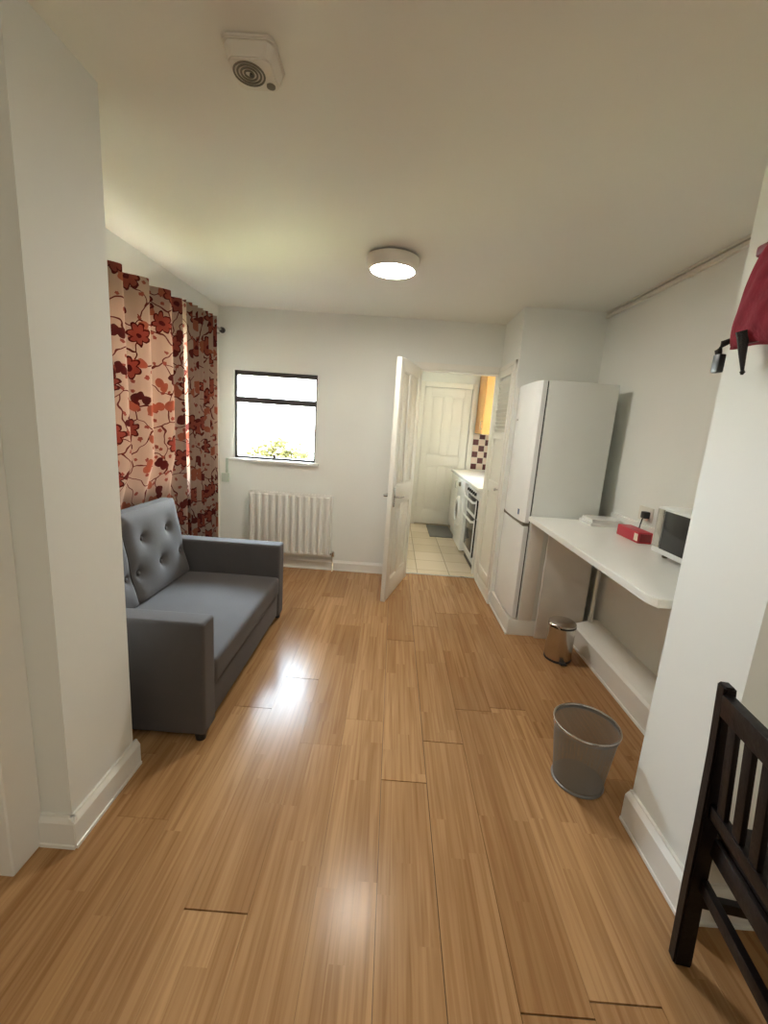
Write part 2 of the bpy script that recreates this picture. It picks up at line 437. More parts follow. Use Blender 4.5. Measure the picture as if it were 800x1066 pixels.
struct('wall_left_front', MB().box((-1.86, -1.4, 0), (-1.5, 1.165, 2.4)), M['wall'], 'white wall at the near left edge', 'wall')
struct('wall_right', MB().box((1.55, 1.435, 0), (1.75, 3.5, 2.4)), M['wall'], 'white alcove wall behind the breakfast bar', 'wall')
struct('wall_right_pillar', MB().box((1.016, 1.09, 0), (2.9, 1.435, 2.4)), M['wall'], 'white projecting wall end where the red bag hangs', 'wall')
struct('wall_right_far', MB().box((2.7, -1.4, 0), (2.9, 1.09, 2.4)), M['wall'], 'white wall far right beside the black chair', 'wall')
struct('wall_front', MB().box((-1.86, -1.5, 0), (2.9, -1.4, 2.4)), M['wall'], 'white wall behind the viewer', 'wall')
struct('wall_cupboard', MB().box((.92, 3.5, 0), (1.75, 4.08, 2.4)), M['wall'], 'white boxed-in cupboard block beside the kitchen doorway', 'wall')
# kitchen shell
KW = (4.9, 5.4, 1.45, 1.95)
struct('wall_kitchen_left', wall_with_holes('y', 4.2, 6.5, 0, 2.4, -.1, .05, [KW]), M['wall'], 'white left wall of the kitchen', 'wall')
struct('wall_kitchen_right', MB().box((1.6, 4.2, 0), (1.75, 6.65, 2.4)), M['wall'], 'white right wall of the kitchen', 'wall')
struct('wall_kitchen_back', wall_with_holes('x', -.1, 1.6, 0, 2.4, 6.5, 6.56, [(.39, 1.1, 0, 2.06)]).box((-.2, 6.56, 0), (1.75, 6.7, 2.4)), M['wall'], 'cream wall at the far end of the kitchen', 'wall')  # solid slab added behind the far door to stop daylight leaking in
struct('wall_splashback', MB().box((1.17, 6.49, .9), (1.6, 6.4995, 1.42)), M['splash'], 'cream and dark red checked splashback tiles in the kitchen', 'tiles')

def skirt(name, pts, h, t, label, cap=True):
    """skirting along a straight run: pts = (x0,y0),(x1,y1), side = thickness vector"""
    (x0, y0), (x1, y1), (nx, ny) = pts
    prof = [(0, 0), (t + .004, 0), (t + .004, .012), (t, .014), (t, h - .022), (t * .75, h - .014), (t * .45, h - .006), (t * .4, h), (0, h)]
    mb = MB(); bm = mb.bm
    A = [bm.verts.new((x0 + nx * u, y0 + ny * u, v)) for u, v in prof]; B = [bm.verts.new((x1 + nx * u, y1 + ny * u, v)) for u, v in prof]
    n = len(prof)
    bm.faces.new(A); bm.faces.new(B[::-1])
    for i in range(n): bm.faces.new((A[i], B[i], B[(i + 1) % n], A[(i + 1) % n]))
    return struct(name, mb, M['gloss'], label, 'baseboard')
skirt('baseboard_back', ((WX, 4.08), (.12, 4.08), (0, -1)), .10, .016, 'white skirting board along the back wall')
skirt('baseboard_left', ((WX, 1.5), (WX, 4.064), (1, 0)), .10, .016, 'white skirting board along the left wall')
skirt('baseboard_left_pillar', ((-.975, 1.149), (-.975, 1.516), (1, 0)), .115, .02, 'white skirting board on the left wall end facing the room')
skirt('baseboard_left_pillar_front', ((-1.075, 1.165), (-.958, 1.165), (0, -1)), .115, .018, 'short white skirting board on the near face of the left wall end')
skirt('baseboard_right_pillar', ((1.016, 1.072), (1.016, 1.435), (-1, 0)), .135, .026, 'white skirting board on the right wall end facing the room')
skirt('baseboard_right_pillar_front', ((.985, 1.09), (2.7, 1.09), (0, -1)), .135, .018, 'white skirting board behind the black chair')
skirt('baseboard_cupboard', ((.92, 3.5), (.92, 4.08), (-1, 0)), .11, .014, 'white skirting board under the louvred cupboard door')
# door lining at near left
struct('trim_1', MB().box((-1.5, 1.045, 0), (-1.075, 1.165, 2.4), .004, 1).box((-1.5, 1.03, 0), (-1.13, 1.046, 2.1), .006), M['gloss'], 'white painted door lining at the near left edge', 'trim')
# boxed pipe run along the alcove wall
mb = MB().prism([(1.377, 0), (1.377, .135), (1.392, .148), (1.52, .185), (1.55, .185), (1.55, 0)], 'y', 1.436, 2.90)
mb.box((1.369, 1.436, 0), (1.378, 2.90, .014))
struct('trim_2', mb, M['gloss'], 'white boxed-in pipe ledge under the breakfast bar', 'boxing')
# cable trunking on the alcove ceiling line
t = thing('cable_trunking', (1.53, 2.4, 2.37), 'thin white cable trunking along the top of the alcove wall', 'trunking')
obj('channel', MB().box((1.528, 1.45, 2.352), (1.5495, 3.495, 2.374), .002), M['plast'], t)
obj('upper_channel', MB().box((1.530, 1.45, 2.385), (1.5495, 3.495, 2.3995), .002), M['plast'], t)
obj('joint_cover', MB().box((1.525, 2.55, 2.349), (1.5495, 2.585, 2.377), .002), M['plast'], t)

# window in the back wall
x0, x1, z0, z1 = WZ
w = thing('window_1', (x0, 4.12, z0), 'small dark-framed window in the back wall', 'window', kind='structure')
fr = MB(); ft = .022
zm = 1.60
fr.box((x0, 4.10, z0), (x0 + ft, 4.16, z1), .003).box((x1 - ft * .8, 4.10, z0), (x1, 4.16, z1), .003)
fr.box((x0, 4.10, z1 - .04), (x1, 4.16, z1), .003).box((x0, 4.10, z0), (x1, 4.16, z0 + .02), .003)
fr.box((x0, 4.095, zm - .028), (x1, 4.165, zm + .028), .004)
obj('window_frame', fr, M['winframe'], w)
obj('window_pane', MB().box((x0 + ft, 4.128, z0 + .02), (x1 - ft * .8, 4.132, zm - .028)), M['glass'], w, smooth=False)
obj('window_pane', MB().box((x0 + ft, 4.128, zm + .028), (x1 - ft * .8, 4.132, z1 - .04)), M['glass'], w, smooth=False)
obj('window_sill', MB().box((x0 - .04, 4.035, z0 - .03), (x1 + .04, 4.10, z0 - .001), .006), M['gloss'], w)
obj('window_catch', MB().box((-1.15, 4.08, z0 + .02), (-1.12, 4.10, z0 + .05), .004), M['winframe'], w)
# window behind the curtains
y0, y1, z0, z1 = LW
w = thing('window_2', (WX - .1, y0, z0), 'large window in the left wall behind the curtains', 'window', kind='structure')
fr = MB(); X0, X1 = WX - .13, WX - .07
for a, b in ((y0, y0 + .05), (y1 - .05, y1), ((y0 + y1) / 2 - .03, (y0 + y1) / 2 + .03)): fr.box((X0, a, z0), (X1, b, z1), .004)
for a, b in ((z0, z0 + .05), (z1 - .05, z1)): fr.box((X0, y0, a), (X1, y1, b), .004)
obj('window_frame', fr, M['gloss'], w)
obj('window_pane', MB().box((WX - .102, y0 + .05, z0 + .05), (WX - .098, y1 - .05, z1 - .05)), M['glass'], w, smooth=False)
obj('window_sill', MB().box((WX - .07, y0, z0 - .001), (WX - .002, y1, z0 + .02), .005), M['gloss'], w)
# kitchen window
y0, y1, z0, z1 = KW
w = thing('window_3', (0, y0, z0), 'kitchen window out of sight beyond the doorway', 'window', kind='structure')
fr = MB()
for a, b in ((y0, y0 + .05), (y1 - .05, y1)): fr.box((-.06, a, z0), (0, b, z1), .004)
for a, b in ((z0, z0 + .05), (z1 - .05, z1)): fr.box((-.06, y0, a), (0, y1, b), .004)
obj('window_frame', fr, M['gloss'], w)
obj('window_pane', MB().box((-.032, y0 + .05, z0 + .05), (-.028, y1 - .05, z1 - .05)), M['glass'], w, smooth=False)

# doorway lining
mb = MB()
mb.box((.13, 4.064, 0), (.19, 4.08, 2.035), .004).box((.191, 4.065, 1.98), (.92, 4.08, 2.035), .004)
mb.box((.19, 4.08, 0), (.205, 4.2, 1.98)).box((.905, 4.08, 0), (.915, 4.2, 1.98)).box((.19, 4.08, 1.968), (.915, 4.2, 1.98))
struct('trim_3', mb, M['doorp'], 'white architrave and lining around the kitchen doorway', 'architrave')
struct('trim_4', MB().box((.205, 4.125, 0), (.905, 4.155, .006), .002), M['chrome'], 'thin metal threshold strip in the kitchen doorway', 'threshold')

def panel_door(parent, W, H, T, Mx, mat, rows, two=True):
    """leaf in local x 0..W, y -T/2..T/2, z 0..H, mapped by Mx"""
    st = .10; ms = .09
    core = MB().box((.01, -T / 2 + .013, .01), (W - .01, T / 2 - .013, H - .01))
    rails = [0] + [r for r in rows] + [H]
    core.box((0, -T / 2, 0), (st, T / 2, H), .003).box((W - st, -T / 2, 0), (W, T / 2, H), .003)
    # rails = list of (z0,z1)
    for a, b in rows: core.box((st + .0005, -T / 2, a), (W - st - .0005, T / 2, b), .003)
    for (a0, a1), (b0, b1) in zip(rows, rows[1:]):
        core.box((W / 2 - ms / 2, -T / 2, a1 + .0005), (W / 2 + ms / 2, T / 2, b0 - .0005), .003)
    bmesh.ops.transform(core.bm, matrix=Mx, verts=core.bm.verts)
    leaf = obj('door_leaf', core, mat, parent)
    for (a0, a1), (b0, b1) in zip(rows, rows[1:]):
        for u0, u1 in ((st, W / 2 - ms / 2), (W / 2 + ms / 2, W - st)):
            p = MB()
            for s in (-1, 1):
                # moulding ring and raised field
                for q in range(2):
                    i0 = .004 + q * .03; hh = (.0075, .006)[q]
                    if q == 0:
                        ya, yb = s * (T / 2 - .014), s * (T / 2 - .002)
                        p.box((u0, ya, a1), (u0 + .014, yb, b0), .004).box((u1 - .014, ya, a1), (u1, yb, b0), .004)
                        p.box((u0, ya, a1), (u1, yb, a1 + .014), .004).box((u0, ya, b0 - .014), (u1, yb, b0), .004)
                    else:
                        p.box((u0 + i0, s * (T / 2 - .014), a1 + i0), (u1 - i0, s * (T / 2 - .005), b0 - i0), .008)
            bmesh.ops.transform(p.bm, matrix=Mx, verts=p.bm.verts)
            obj('door_panel', p, mat, leaf)
    return leaf

def lever(parent, Mx, x, z, T, sgn):
    h = MB()
    for s in (-1, 1):
        y = s * T / 2
        h.box((x - .02, y, z - .085), (x + .02, y + s * .006, z + .075), .003)
        h.tube([(x, y, z), (x, y + s * .045, z), (x + sgn * .02, y + s * .052, z), (x + sgn * .11, y + s * .052, z - .004)], .0085, 10)
    bmesh.ops.transform(h.bm, matrix=Mx, verts=h.bm.verts)
    obj('handle', h, M['chrome'], parent, label='chrome lever handle on a long plate')

rows = [(0, .16), (.80, .96), (1.87, 1.965)]
d = thing('door_1', (.195, 4.055, .006), 'white four-panel door standing open into the room', 'door', kind='structure')
dirv = V((-.195, -.69, 0)).normalized(); ang = math.atan2(dirv.y, dirv.x)
Mx = Matrix.Translation((.19, 4.05, .006)) @ Matrix.Rotation(ang, 4, 'Z')
panel_door(d, .715, 1.955, .038, Mx, M['doorp'], rows); lever(d, Mx, .655, .885, .038, -1)
hg = MB()
for z in (.25, 1.7): hg.tube([(.196, 4.066, z), (.196, 4.066, z + .09)], .007, 8)
obj('hinge', hg, M['chrome'], d)
rows2 = [(0, .20), (.90, 1.05), (1.93, 2.04)]
d = thing('door_2', (.745, 6.52, .003), 'closed cream four-panel door at the far end of the kitchen', 'door', kind='structure')
Mx = Matrix.Translation((.40, 6.53, .012)) @ Matrix.Rotation(0, 4, 'Z')
panel_door(d, .69, 2.04, .04, Mx, M['doorp'], rows2)
mb = MB().box((.31, 6.482, 0), (.395, 6.502, 2.13), .006).box((1.095, 6.482, 0), (1.16, 6.502, 2.13), .006).box((.396, 6.484, 2.055), (1.094, 6.502, 2.13), .006)
obj('architrave', mb, M['doorp'], d)

# louvred cupboard door
d = thing('door_3', (.91, 3.79, .12), 'narrow white cupboard door with louvre slats in its upper half', 'door', kind='structure')
X = .92; ya, yb, za, zb = 3.56, 4.02, .12, 1.985
mb = MB()
mb.box((X - .022, ya, za), (X, ya + .05, zb), .003).box((X - .022, yb - .05, za), (X, yb, zb), .003)
for a, b in ((za, za + .09), (.93, 1.03), (1.40, 1.46), (zb - .06, zb)): mb.box((X - .022, ya + .05, a), (X, yb - .05, b), .003)
mb.box((X - .010, ya + .04, za), (X, yb - .04, 1.42))
lf = obj('door_leaf', mb, M['doorp'], d)
ls = MB(); z = 1.475
while z < zb - .07:
    ls.box((-.015, ya + .045, -.003), (.015, yb - .045, .003), mat=Matrix.Translation((X - .012, 0, z)) @ Matrix.Rotation(R(50), 4, 'Y'))
    z += .034
obj('louvre', ls, M['doorp'], lf)
obj('knob', MB().lathe([(.006, 0), (.006, -.012), (.013, -.018), (.014, -.026), (.008, -.033)], (X - .022, ya + .03, .985), 16, 'x'), M['chrome'], d)
mb = MB().box((X - .016, ya - .035, .0), (X, ya - .004, zb + .04), .003).box((X - .016, ya - .035, zb + .006), (X, yb + .04, zb + .04), .003).box((X - .016, yb + .004, 0), (X, yb + .04, zb + .04), .003)
obj('door_frame', mb, M['doorp'], d)

# ---------------------------------------------------------------- radiator and pipes
t = thing('radiator', (-.95, 4.0, .15), 'white ribbed radiator on the back wall under the small window', 'radiator')
n = 12; xa, xb = -1.345, -.555; za, zb = .155, .755
pn = MB(); step = (xb - xa) / n
for i in range(n):
    a = xa + i * step
    pn.box((a + .013, 3.975, za + .02), (a + step - .013, 4.010, zb - .012), .012, 3)
    pn.box((a, 4.008, za + .01), (a + step, 4.02, zb - .015))
pn.box((xa, 3.992, za), (xb, 4.03, za + .03), .006).box((xa, 3.995, zb - .03), (xb, 4.03, zb - .012), .006)
obj('panel', pn, M['gloss'], t)
gr = MB()
for i in range(26):
    u = xa + .01 + i * (xb - xa - .02) / 25; gr.box((u - .003, 4.0, zb - .012), (u + .003, 4.065, zb), 0)
gr.box((xa, 3.992, zb - .014), (xb, 3.998, zb + .002)).box((xa, 4.062, zb - .014), (xb, 4.068, zb + .002))
gr.box((xa - .004, 3.992, za + .02), (xa, 4.066, zb)).box((xb, 3.992, za + .02), (xb + .004, 4.066, zb))
obj('top_grille', gr, M['gloss'], t)
obj('valve', MB().tube([(xb, 4.03, za + .02), (xb + .03, 4.03, za + .02)], .009).lathe([(.012, -.02), (.017, -.015), (.017, .03), (.010, .035)], (xb + .03, 4.03, za + .015), 14), M['chrome'], t, label='dark metal radiator valve')
obj('valve', MB().tube([(xa, 4.03, za + .02), (xa - .03, 4.03, za + .02)], .009).lathe([(.012, -.02), (.017, -.015), (.017, .03), (.010, .035)], (xa - .03, 4.03, za + .015), 14), M['chrome'], t)
obj('pipe', MB().tube([(xb + .03, 4.03, za), (xb + .03, 4.03, .0)], .0075), M['copperw'], t)
obj('pipe', MB().tube([(xa - .03, 4.03, za), (xa - .03, 4.03, .0)], .0075), M['copperw'], t)
for x in (-1.2, -.74): obj('bracket', MB().box((x, 4.025, .2), (x + .04, 4.079, .7)), M['gloss'], t)
# low conduit in the corner
t = thing('cable_conduit', (-1.6, 4.07, .82), 'pale green socket box with a short conduit beside the small window', 'socket')
obj('conduit', MB().box((-1.598, 4.066, .90), (-1.575, 4.0795, 1.045), .002), M['green'], t)
obj('back_box', MB().box((-1.635, 4.055, .815), (-1.565, 4.0795, .90), .004), M['green'], t)

# ---------------------------------------------------------------- curtains
RZ = 2.155; RX = -1.605
t = thing('curtain_rod', (RX, 3.0, RZ), 'dark metal curtain rod above the flowered curtains', 'curtain rod')
obj('pole', MB().tube([(RX, 1.55, RZ - .05), (RX, 4.0, RZ + .03)], .011, 14), M['chrome'], t)
obj('finial', MB().lathe([(.011, 0), (.016, .004), (.014, .012), (.024, .025), (.026, .045), (.018, .06), (.006, .066)], (RX, 3.985, RZ + .03), 18, 'y'), M['winframe'], t, label='dark knob end of the rod')
for y in (3.93, 2.6, 1.58):
    obj('bracket', MB().box((WX, y - .018, RZ - .025), (WX + .006, y + .018, RZ + .025), .002).tube([(WX, y, RZ - .006), (RX, y, RZ - .014)], .006, 8).box((RX - .012, y - .005, RZ - .02), (RX + .012, y + .005, RZ - .008)), M['chrome'], t)

def curtain(y0, y1, nf, amp, ph, label, seed, zb=.03, squeeze=True):
    rnd = random.Random(seed)
    t = thing('curtain', (RX, (y0 + y1) / 2, zb), label, 'curtain', 'flowered curtains on the rod')
    zt = RZ + .045; nu, nv = nf * 22, 40
    offs = [rnd.uniform(-1, 1) for _ in range(nf * 2 + 3)]
    # arc-length table at mid height
    def pos(u, v):
        z = zt + (zb - zt) * v
        k = u * nf
        i = int(k * 2); w = offs[min(i, len(offs) - 1)] * (1 - (k * 2 - i)) + offs[min(i + 1, len(offs) - 1)] * (k * 2 - i)
        a = amp * (1 + .25 * w * v)
        ss = math.sin(2 * PI * k + ph + .25 * w * v * math.sin(3 * v + w))
        lo = min(max((1.15 - z) / .35, 0), 1) * (min(max((3.0 - y0 - (y1 - y0) * u) / .1, 0), 1) if squeeze else 0)      # squeezed between sofa and wall lower down
        a *= 1 - .62 * lo
        cx_ = (RX + .013 + amp * 1.05) * (1 - lo) + (-1.612) * lo
        x = cx_ + a * (abs(ss) ** .8) * (1 if ss > 0 else -1)
        y = y0 + (y1 - y0) * u + .012 * v * w + .10 * amp * math.sin(4 * PI * k + 2 * ph)
        return V((max(x, WX + .012), y, z + .035 * (y - 3.1) * (z - zb) / (zt - zb)))
    L = [0]
    for i in range(nu): L.append(L[-1] + (pos((i + 1) / nu, .3) - pos(i / nu, .3)).length)
    mb = MB(); mb.grid(pos, nu, nv, lambda a, b: (L[round(a * nu)] + seed * .61, zb + (zt - zb) * (1 - b)))
    obj('cloth', mb, M['curtain'], t, solid=.0015)
    return t
curtain(1.60, 3.10, 6, .052, .4, 'flowered curtain nearer the white wall end, glowing in the daylight behind it', 1)
curtain(3.12, 3.64, 6, .048, 1.2, 'flowered curtain bunched into tight folds nearer the back wall', 5, squeeze=False)

# ---------------------------------------------------------------- sofa
SY0, SY1 = 1.65, 2.985; SF = -.745; SB = -1.53
t = thing('sofa', ((SF + SB) / 2, (SY0 + SY1) / 2, 0), 'charcoal grey two-seat sofa with button-tufted back under the curtains', 'sofa')
def arm(ya, yb):
    a = obj('arm', MB().box((SB, ya, .038), (SF, yb, .572), .018, 4), M['fabric'], t)
    s = MB()
    for y in (ya + .012, yb - .012): s.tube([(SF - .006, y, .06), (SF - .006, y, .56), (SF - .02, y, .566), (SB + .04, y, .566)], .0035, 6)
    obj('piping', s, M['fabric'], a)
arm(SY0, SY0 + .115); arm(SY1 - .115, SY1)
obj('base', MB().box((SB + .04, SY0 + .115, .05), (SF - .012, SY1 - .115, .215), .008), M['fabric'], t)
# seat cushion, gently crowned
def seatf():
    mb = MB().box((SB + .12, SY0 + .118, .217), (SF + .003, SY1 - .118, .345), .028, 4)
    bmesh.ops.subdivide_edges(mb.bm, edges=[e for e in mb.bm.edges if e.calc_length() > .3], cuts=12, use_grid_fill=True)
    for v in mb.bm.verts:
        if v.co.z > .3:
            u = (v.co.x - (SB + .12)) / (SF - SB - .12); w = (v.co.y - SY0 - .118) / (SY1 - SY0 - .236)
            v.co.z += .022 * math.sin(PI * min(max(u, 0), 1)) * math.sin(PI * min(max(w, 0), 1)) ** .5
    return mb
obj('seat', seatf(), M['fabric'], t)
FX = -1.392
def back(ya, yb):
    """tufted cushion: front surface leans back, thickness behind"""
    ny, nz = 44, 40; H = .50; lean = .10; th = .08
    btn = []
    wdt = yb - ya
    for zz, us in ((.66, (.27, .73)), (.30, (.06, .50, .92)) if False else (.30, (.10, .50, .90))):
        for u in us: btn.append((u * wdt, zz * H))
    zb_ = .36
    def f(u, v):
        # wrap: v 0..1 goes bottom-front to top-front
        y = u * wdt; z = v * H
        e = min(y, wdt - y, z + .03, H - z)
        bulge = .028 * (1 - math.exp(-max(e, 0) / .025))
        for by, bz in btn:
            d2 = ((y - by) ** 2 + (z - bz) ** 2)
            bulge -= .030 * math.exp(-d2 / (2 * .018 ** 2)) + .016 * math.exp(-d2 / (2 * .05 ** 2))
        x = FX - lean * v + bulge
        return V((x, ya + y, zb_ + z - .01 * (1 - math.exp(-0))))
    mb = MB(); bm = mb.bm
    g = mb.grid(f, ny, nz)
    def gb(u, v):
        return V((FX - .02 - lean * v - th * (1 - .35 * v), ya + u * wdt, zb_ + v * H))
    bk = mb.grid(lambda u, v: gb(u, v), ny, nz)
    for i in range(ny):
        bm.faces.new((g[i][nz], g[i + 1][nz], bk[i + 1][nz], bk[i][nz])); bm.faces.new((g[i][0], bk[i][0], bk[i + 1][0], g[i + 1][0]))
    for j in range(nz):
        bm.faces.new((g[0][j], g[0][j + 1], bk[0][j + 1], bk[0][j])); bm.faces.new((g[ny][j], bk[ny][j], bk[ny][j + 1], g[ny][j + 1]))
    b = obj('backrest', mb, M['fabric'], t)
    for by, bz in btn:
        p = V((FX - lean * bz / H - .002, ya + by, zb_ + bz))
        m_ = Matrix.Translation(p) @ Matrix.Rotation(-R(10), 4, 'Y')
        q = MB().lathe([(.002, .006), (.009, .005), (.012, .001), (.012, -.004)], (0, 0, 0), 14, 'x')
        bmesh.ops.transform(q.bm, matrix=m_, verts=q.bm.verts)
        obj('button', q, M['fabric'], b)
mid = 2.262
back(SY0 + .12, mid - .004); back(mid + .004, SY1 - .12)
obj('back_frame', MB().box((SB, SY0 + .116, .05), (SB + .06, SY1 - .116, .56), .01), M['fabric'], t)
for x in (SF - .035, SB + .06):
    for y in (SY0 + .035, SY1 - .035):
        obj('leg', MB().lathe([(.022, 0), (.028, .045)], (x, y, 0), 16), M['black'], t, label='short black leg')

# ---------------------------------------------------------------- ceiling lamp and smoke alarm
LX, LY = -.08, 2.70
t = thing('ceiling_light', (LX, LY, 2.32), 'round flush ceiling lamp, lit, in the middle of the ceiling', 'lamp')
obj('shadow_gap_mount', MB().lathe([(.125, 2.4), (.125, 2.385)], (LX, LY, 0), 48), M['darkgap'], t)  # coloured dark to give the shadow ring between ceiling and drum
obj('housing', MB().lathe([(.152, 2.388), (.153, 2.376), (.146, 2.345), (.134, 2.326), (.128, 2.322), (.124, 2.330)], (LX, LY, 0), 64, cap=True), M['plast'], t)
obj('diffuser', MB().lathe([(.1245, 2.331), (.120, 2.3235), (.08, 2.319), (.0001, 2.317)], (LX, LY, 0), 64, cap=True), M['lamp'], t, label='glowing white diffuser')
kx, ky = .7, -.55
t = thing('ceiling_light', (kx, ky, 2.32), 'unseen round fill lamp added on the ceiling behind the viewer', 'lamp')  # out-of-frame lamp added to brighten the near walls and floor
obj('housing', MB().lathe([(.15, 2.4), (.15, 2.36), (.14, 2.34)], (kx, ky, 0), 40), M['plast'], t)
obj('diffuser', MB().lathe([(.139, 2.345), (.10, 2.325), (.0001, 2.32)], (kx, ky, 0), 40), M['rfill'], t)
kx, ky = 1.3, 4.55
t = thing('ceiling_light', (kx, ky, 2.32), 'unseen round fill lamp added on the kitchen ceiling', 'lamp')  # out-of-frame lamp added to brighten the kitchen
obj('housing', MB().lathe([(.15, 2.4), (.15, 2.36), (.14, 2.34)], (kx, ky, 0), 40), M['plast'], t)
obj('diffuser', MB().lathe([(.139, 2.345), (.10, 2.325), (.0001, 2.32)], (kx, ky, 0), 40), M['kfill'], t)

cx, cy = -.452, 1.365
t = thing('smoke_alarm', (cx, cy, 2.35), 'square white smoke alarm with round vent on the ceiling', 'smoke alarm')
def octo(w, h, c): return [(-w + c, -h), (w - c, -h), (w, -h + c), (w, h - c), (w - c, h), (-w + c, h), (-w, h - c), (-w, -h + c)]
def slab(w, h, c, z0, z1, k=1):
    mb = MB(); bm = mb.bm
    A = [bm.verts.new((cx + x, cy + y, z1)) for x, y in octo(w, h, c)]; B = [bm.verts.new((cx + x * k, cy + y * k, z0)) for x, y in octo(w, h, c)]
    bm.faces.new(A); bm.faces.new(B[::-1])
    for i in range(8): bm.faces.new((A[i], B[i], B[(i + 1) % 8], A[(i + 1) % 8]))
    bmesh.ops.bevel(bm, geom=list(bm.edges), offset=.003, segments=2, affect='EDGES')
    return mb
obj('base_plate', slab(.069, .069, .012, 2.388, 2.3995), M['plast'], t)
obj('cover', slab(.066, .066, .016, 2.352, 2.389, .86), M['plast'], t)
vent = MB()
for k in range(4):
    r0 = .012 + k * .0095
    vent.tube([(cx - .012 + r0 * math.cos(a), cy - .006 + r0 * math.sin(a), 2.351) for a in [2 * PI * i / 28 for i in range(28)]], .0026, 6, closed=True)
obj('vent', vent, M['plast_d'], t, label='round slotted vent')
obj('sensor', MB().lathe([(.006, 2.353), (.006, 2.348)], (cx - .006, cy - .004, 0), 12), M['black'], t)
obj('test_button', MB().lathe([(.012, 2.353), (.012, 2.349), (.010, 2.348)], (cx + .036, cy + .034, 0), 20), M['plast_d'], t)

# ---------------------------------------------------------------- fridge freezer on its plinth
FY0, FY1 = 2.945, 3.495; FXF = .932
obj('plinth', MB().box((.928, 2.945, 0), (1.46, 3.499, .12), .003).box((.917, 2.94, 0), (.928, 3.499, .014), .003), M['gloss'], kind='structure', label='white plinth box carrying the fridge freezer', cat='plinth')
t = thing('fridge_freezer', (1.2, 3.22, .12), 'tall white fridge freezer beside the breakfast bar', 'fridge freezer')
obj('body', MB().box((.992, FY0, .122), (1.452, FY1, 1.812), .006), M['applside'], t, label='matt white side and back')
def fdoor(z0, z1):
    mb = MB(); n = 14; T = .05; pts = []
    for i in range(n + 1):
        u = i / n; y = FY0 + .002 + u * (FY1 - FY0 - .004)
        pts.append((FXF + .012 * (2 * u - 1) ** 2 + (.008 if i in (0, n) else 0), y))
    pts = [(FXF + T, FY0 + .002)] + pts + [(FXF + T, FY1 - .002)]
    mb.prism([(a, b) for a, b in pts], 'z', z0, z1)
    bmesh.ops.bevel(mb.bm, geom=[e for e in mb.bm.edges if abs(e.verts[0].co.z - e.verts[1].co.z) < 1e-5 and min(e.verts[0].co.x, e.verts[1].co.x) < FXF + T - .002], offset=.006, segments=3, affect='EDGES')
    return mb
dd = obj('door', fdoor(.845, 1.812), M['appl'], t)
obj('badge', MB().box((FXF + .0005, FY0 + .105, .885), (FXF + .004, FY0 + .135, .925), .001), M['blue'], dd, label='small dark blue badge')
obj('lock_plug', MB().lathe([(.006, .0), (.006, -.003)], (FXF + .003, FY0 + .44, 1.56), 12, 'x'), M['plast_d'], dd)
dl = obj('door', fdoor(.132, .822), M['appl'], t)
obj('gasket', MB().box((FXF + .052, FY0 + .008, .135), (.991, FY1 - .008, .822)).box((FXF + .052, FY0 + .008, .848), (.991, FY1 - .008, 1.808)), M['darkgap'], t, label='dark door seal')
obj('grip_recess', MB().box((FXF + .012, FY0 + .01, .822), (.991, FY1 - .01, .845)), M['plast_d'], t, label='grip gap between the doors, its shade put in as dark filler')  # dark filler colour stands for the shade inside the gap

# ---------------------------------------------------------------- breakfast bar
DZ = .9
pts = [(.972, 2.938), (.972, 1.515), (.990, 1.468), (1.548, 1.468), (1.548, 2.938)]
mb = MB().prism(pts, 'z', DZ - .034, DZ)
bmesh.ops.bevel(mb.bm, geom=list(mb.bm.edges), offset=.003, segments=2, affect='EDGES')
t = thing('breakfast_bar', (1.26, 2.2, 0), 'long white breakfast bar fixed along the alcove wall', 'worktop')
obj('worktop', mb, M['desk'], t)
obj('end_panel', MB().box((1.125, 2.918, 0), (1.455, 2.936, DZ - .035), .002), M['board'], t, label='upright support board beside the fridge')
obj('side_filler', MB().box((1.0, 2.938, .121), (1.095, 2.944, DZ - .036), .001), M['board'], t)
obj('wall_batten', MB().box((1.525, 1.47, DZ - .08), (1.549, 2.93, DZ - .035), .002), M['board'], t)
struct('trim_5', MB().box((1.53, 1.47, DZ + .001), (1.5495, 2.94, DZ + .07), .003), M['desk'], 'low white upstand where the breakfast bar meets the wall', 'trim')
obj('end_bracket', MB().box((1.12, 1.4355, DZ - .10), (1.545, 1.468, DZ - .035), .002), M['board'], t)
t = thing('drain_pipe', (1.49, 2.88, .18), 'white vertical pipe under the far end of the breakfast bar', 'pipe')
obj('pipe', MB().tube([(1.492, 2.885, .178), (1.492, 2.885, DZ - .035)], .014, 14), M['copperw'], t)
obj('collar', MB().lathe([(.020, .178), (.020, .20)], (1.492, 2.885, 0), 16), M['copperw'], t)

# microwave
mx0, my0, my1, mz0, mz1 = 1.325, 1.64, 2.105, .924, 1.150
t = thing('microwave', (1.42, 1.85, DZ), 'compact white microwave with black glass door on the breakfast bar', 'microwave')
obj('body', MB().box((mx0 + .012, my0, mz0), (1.525, my1, mz1), .006), M['appl'], t)
fr = obj('door', MB().box((mx0, my0 + .12, mz0 + .002), (mx0 + .013, my1, mz1 - .002), .004), M['appl'], t)
obj('glass', MB().box((mx0 - .003, my0 + .125, mz0 + .028), (mx0 + .002, my1 - .062, mz1 - .014), .002), M['blackglass'], fr, label='black glass')
obj('trim_strip', MB().box((mx0 - .004, my1 - .058, mz0 + .03), (mx0 + .002, my1 - .006, mz1 - .01), .002), M['chrome'], fr, label='silver strip')
obj('logo', MB().box((mx0 - .0036, 1.80, mz0 + .036), (mx0 - .0028, 1.835, mz0 + .041)), M['plast'], fr)
obj('control_panel', MB().box((mx0, my0, mz0 + .002), (mx0 + .013, my0 + .118, mz1 - .002), .004), M['appl'], t)
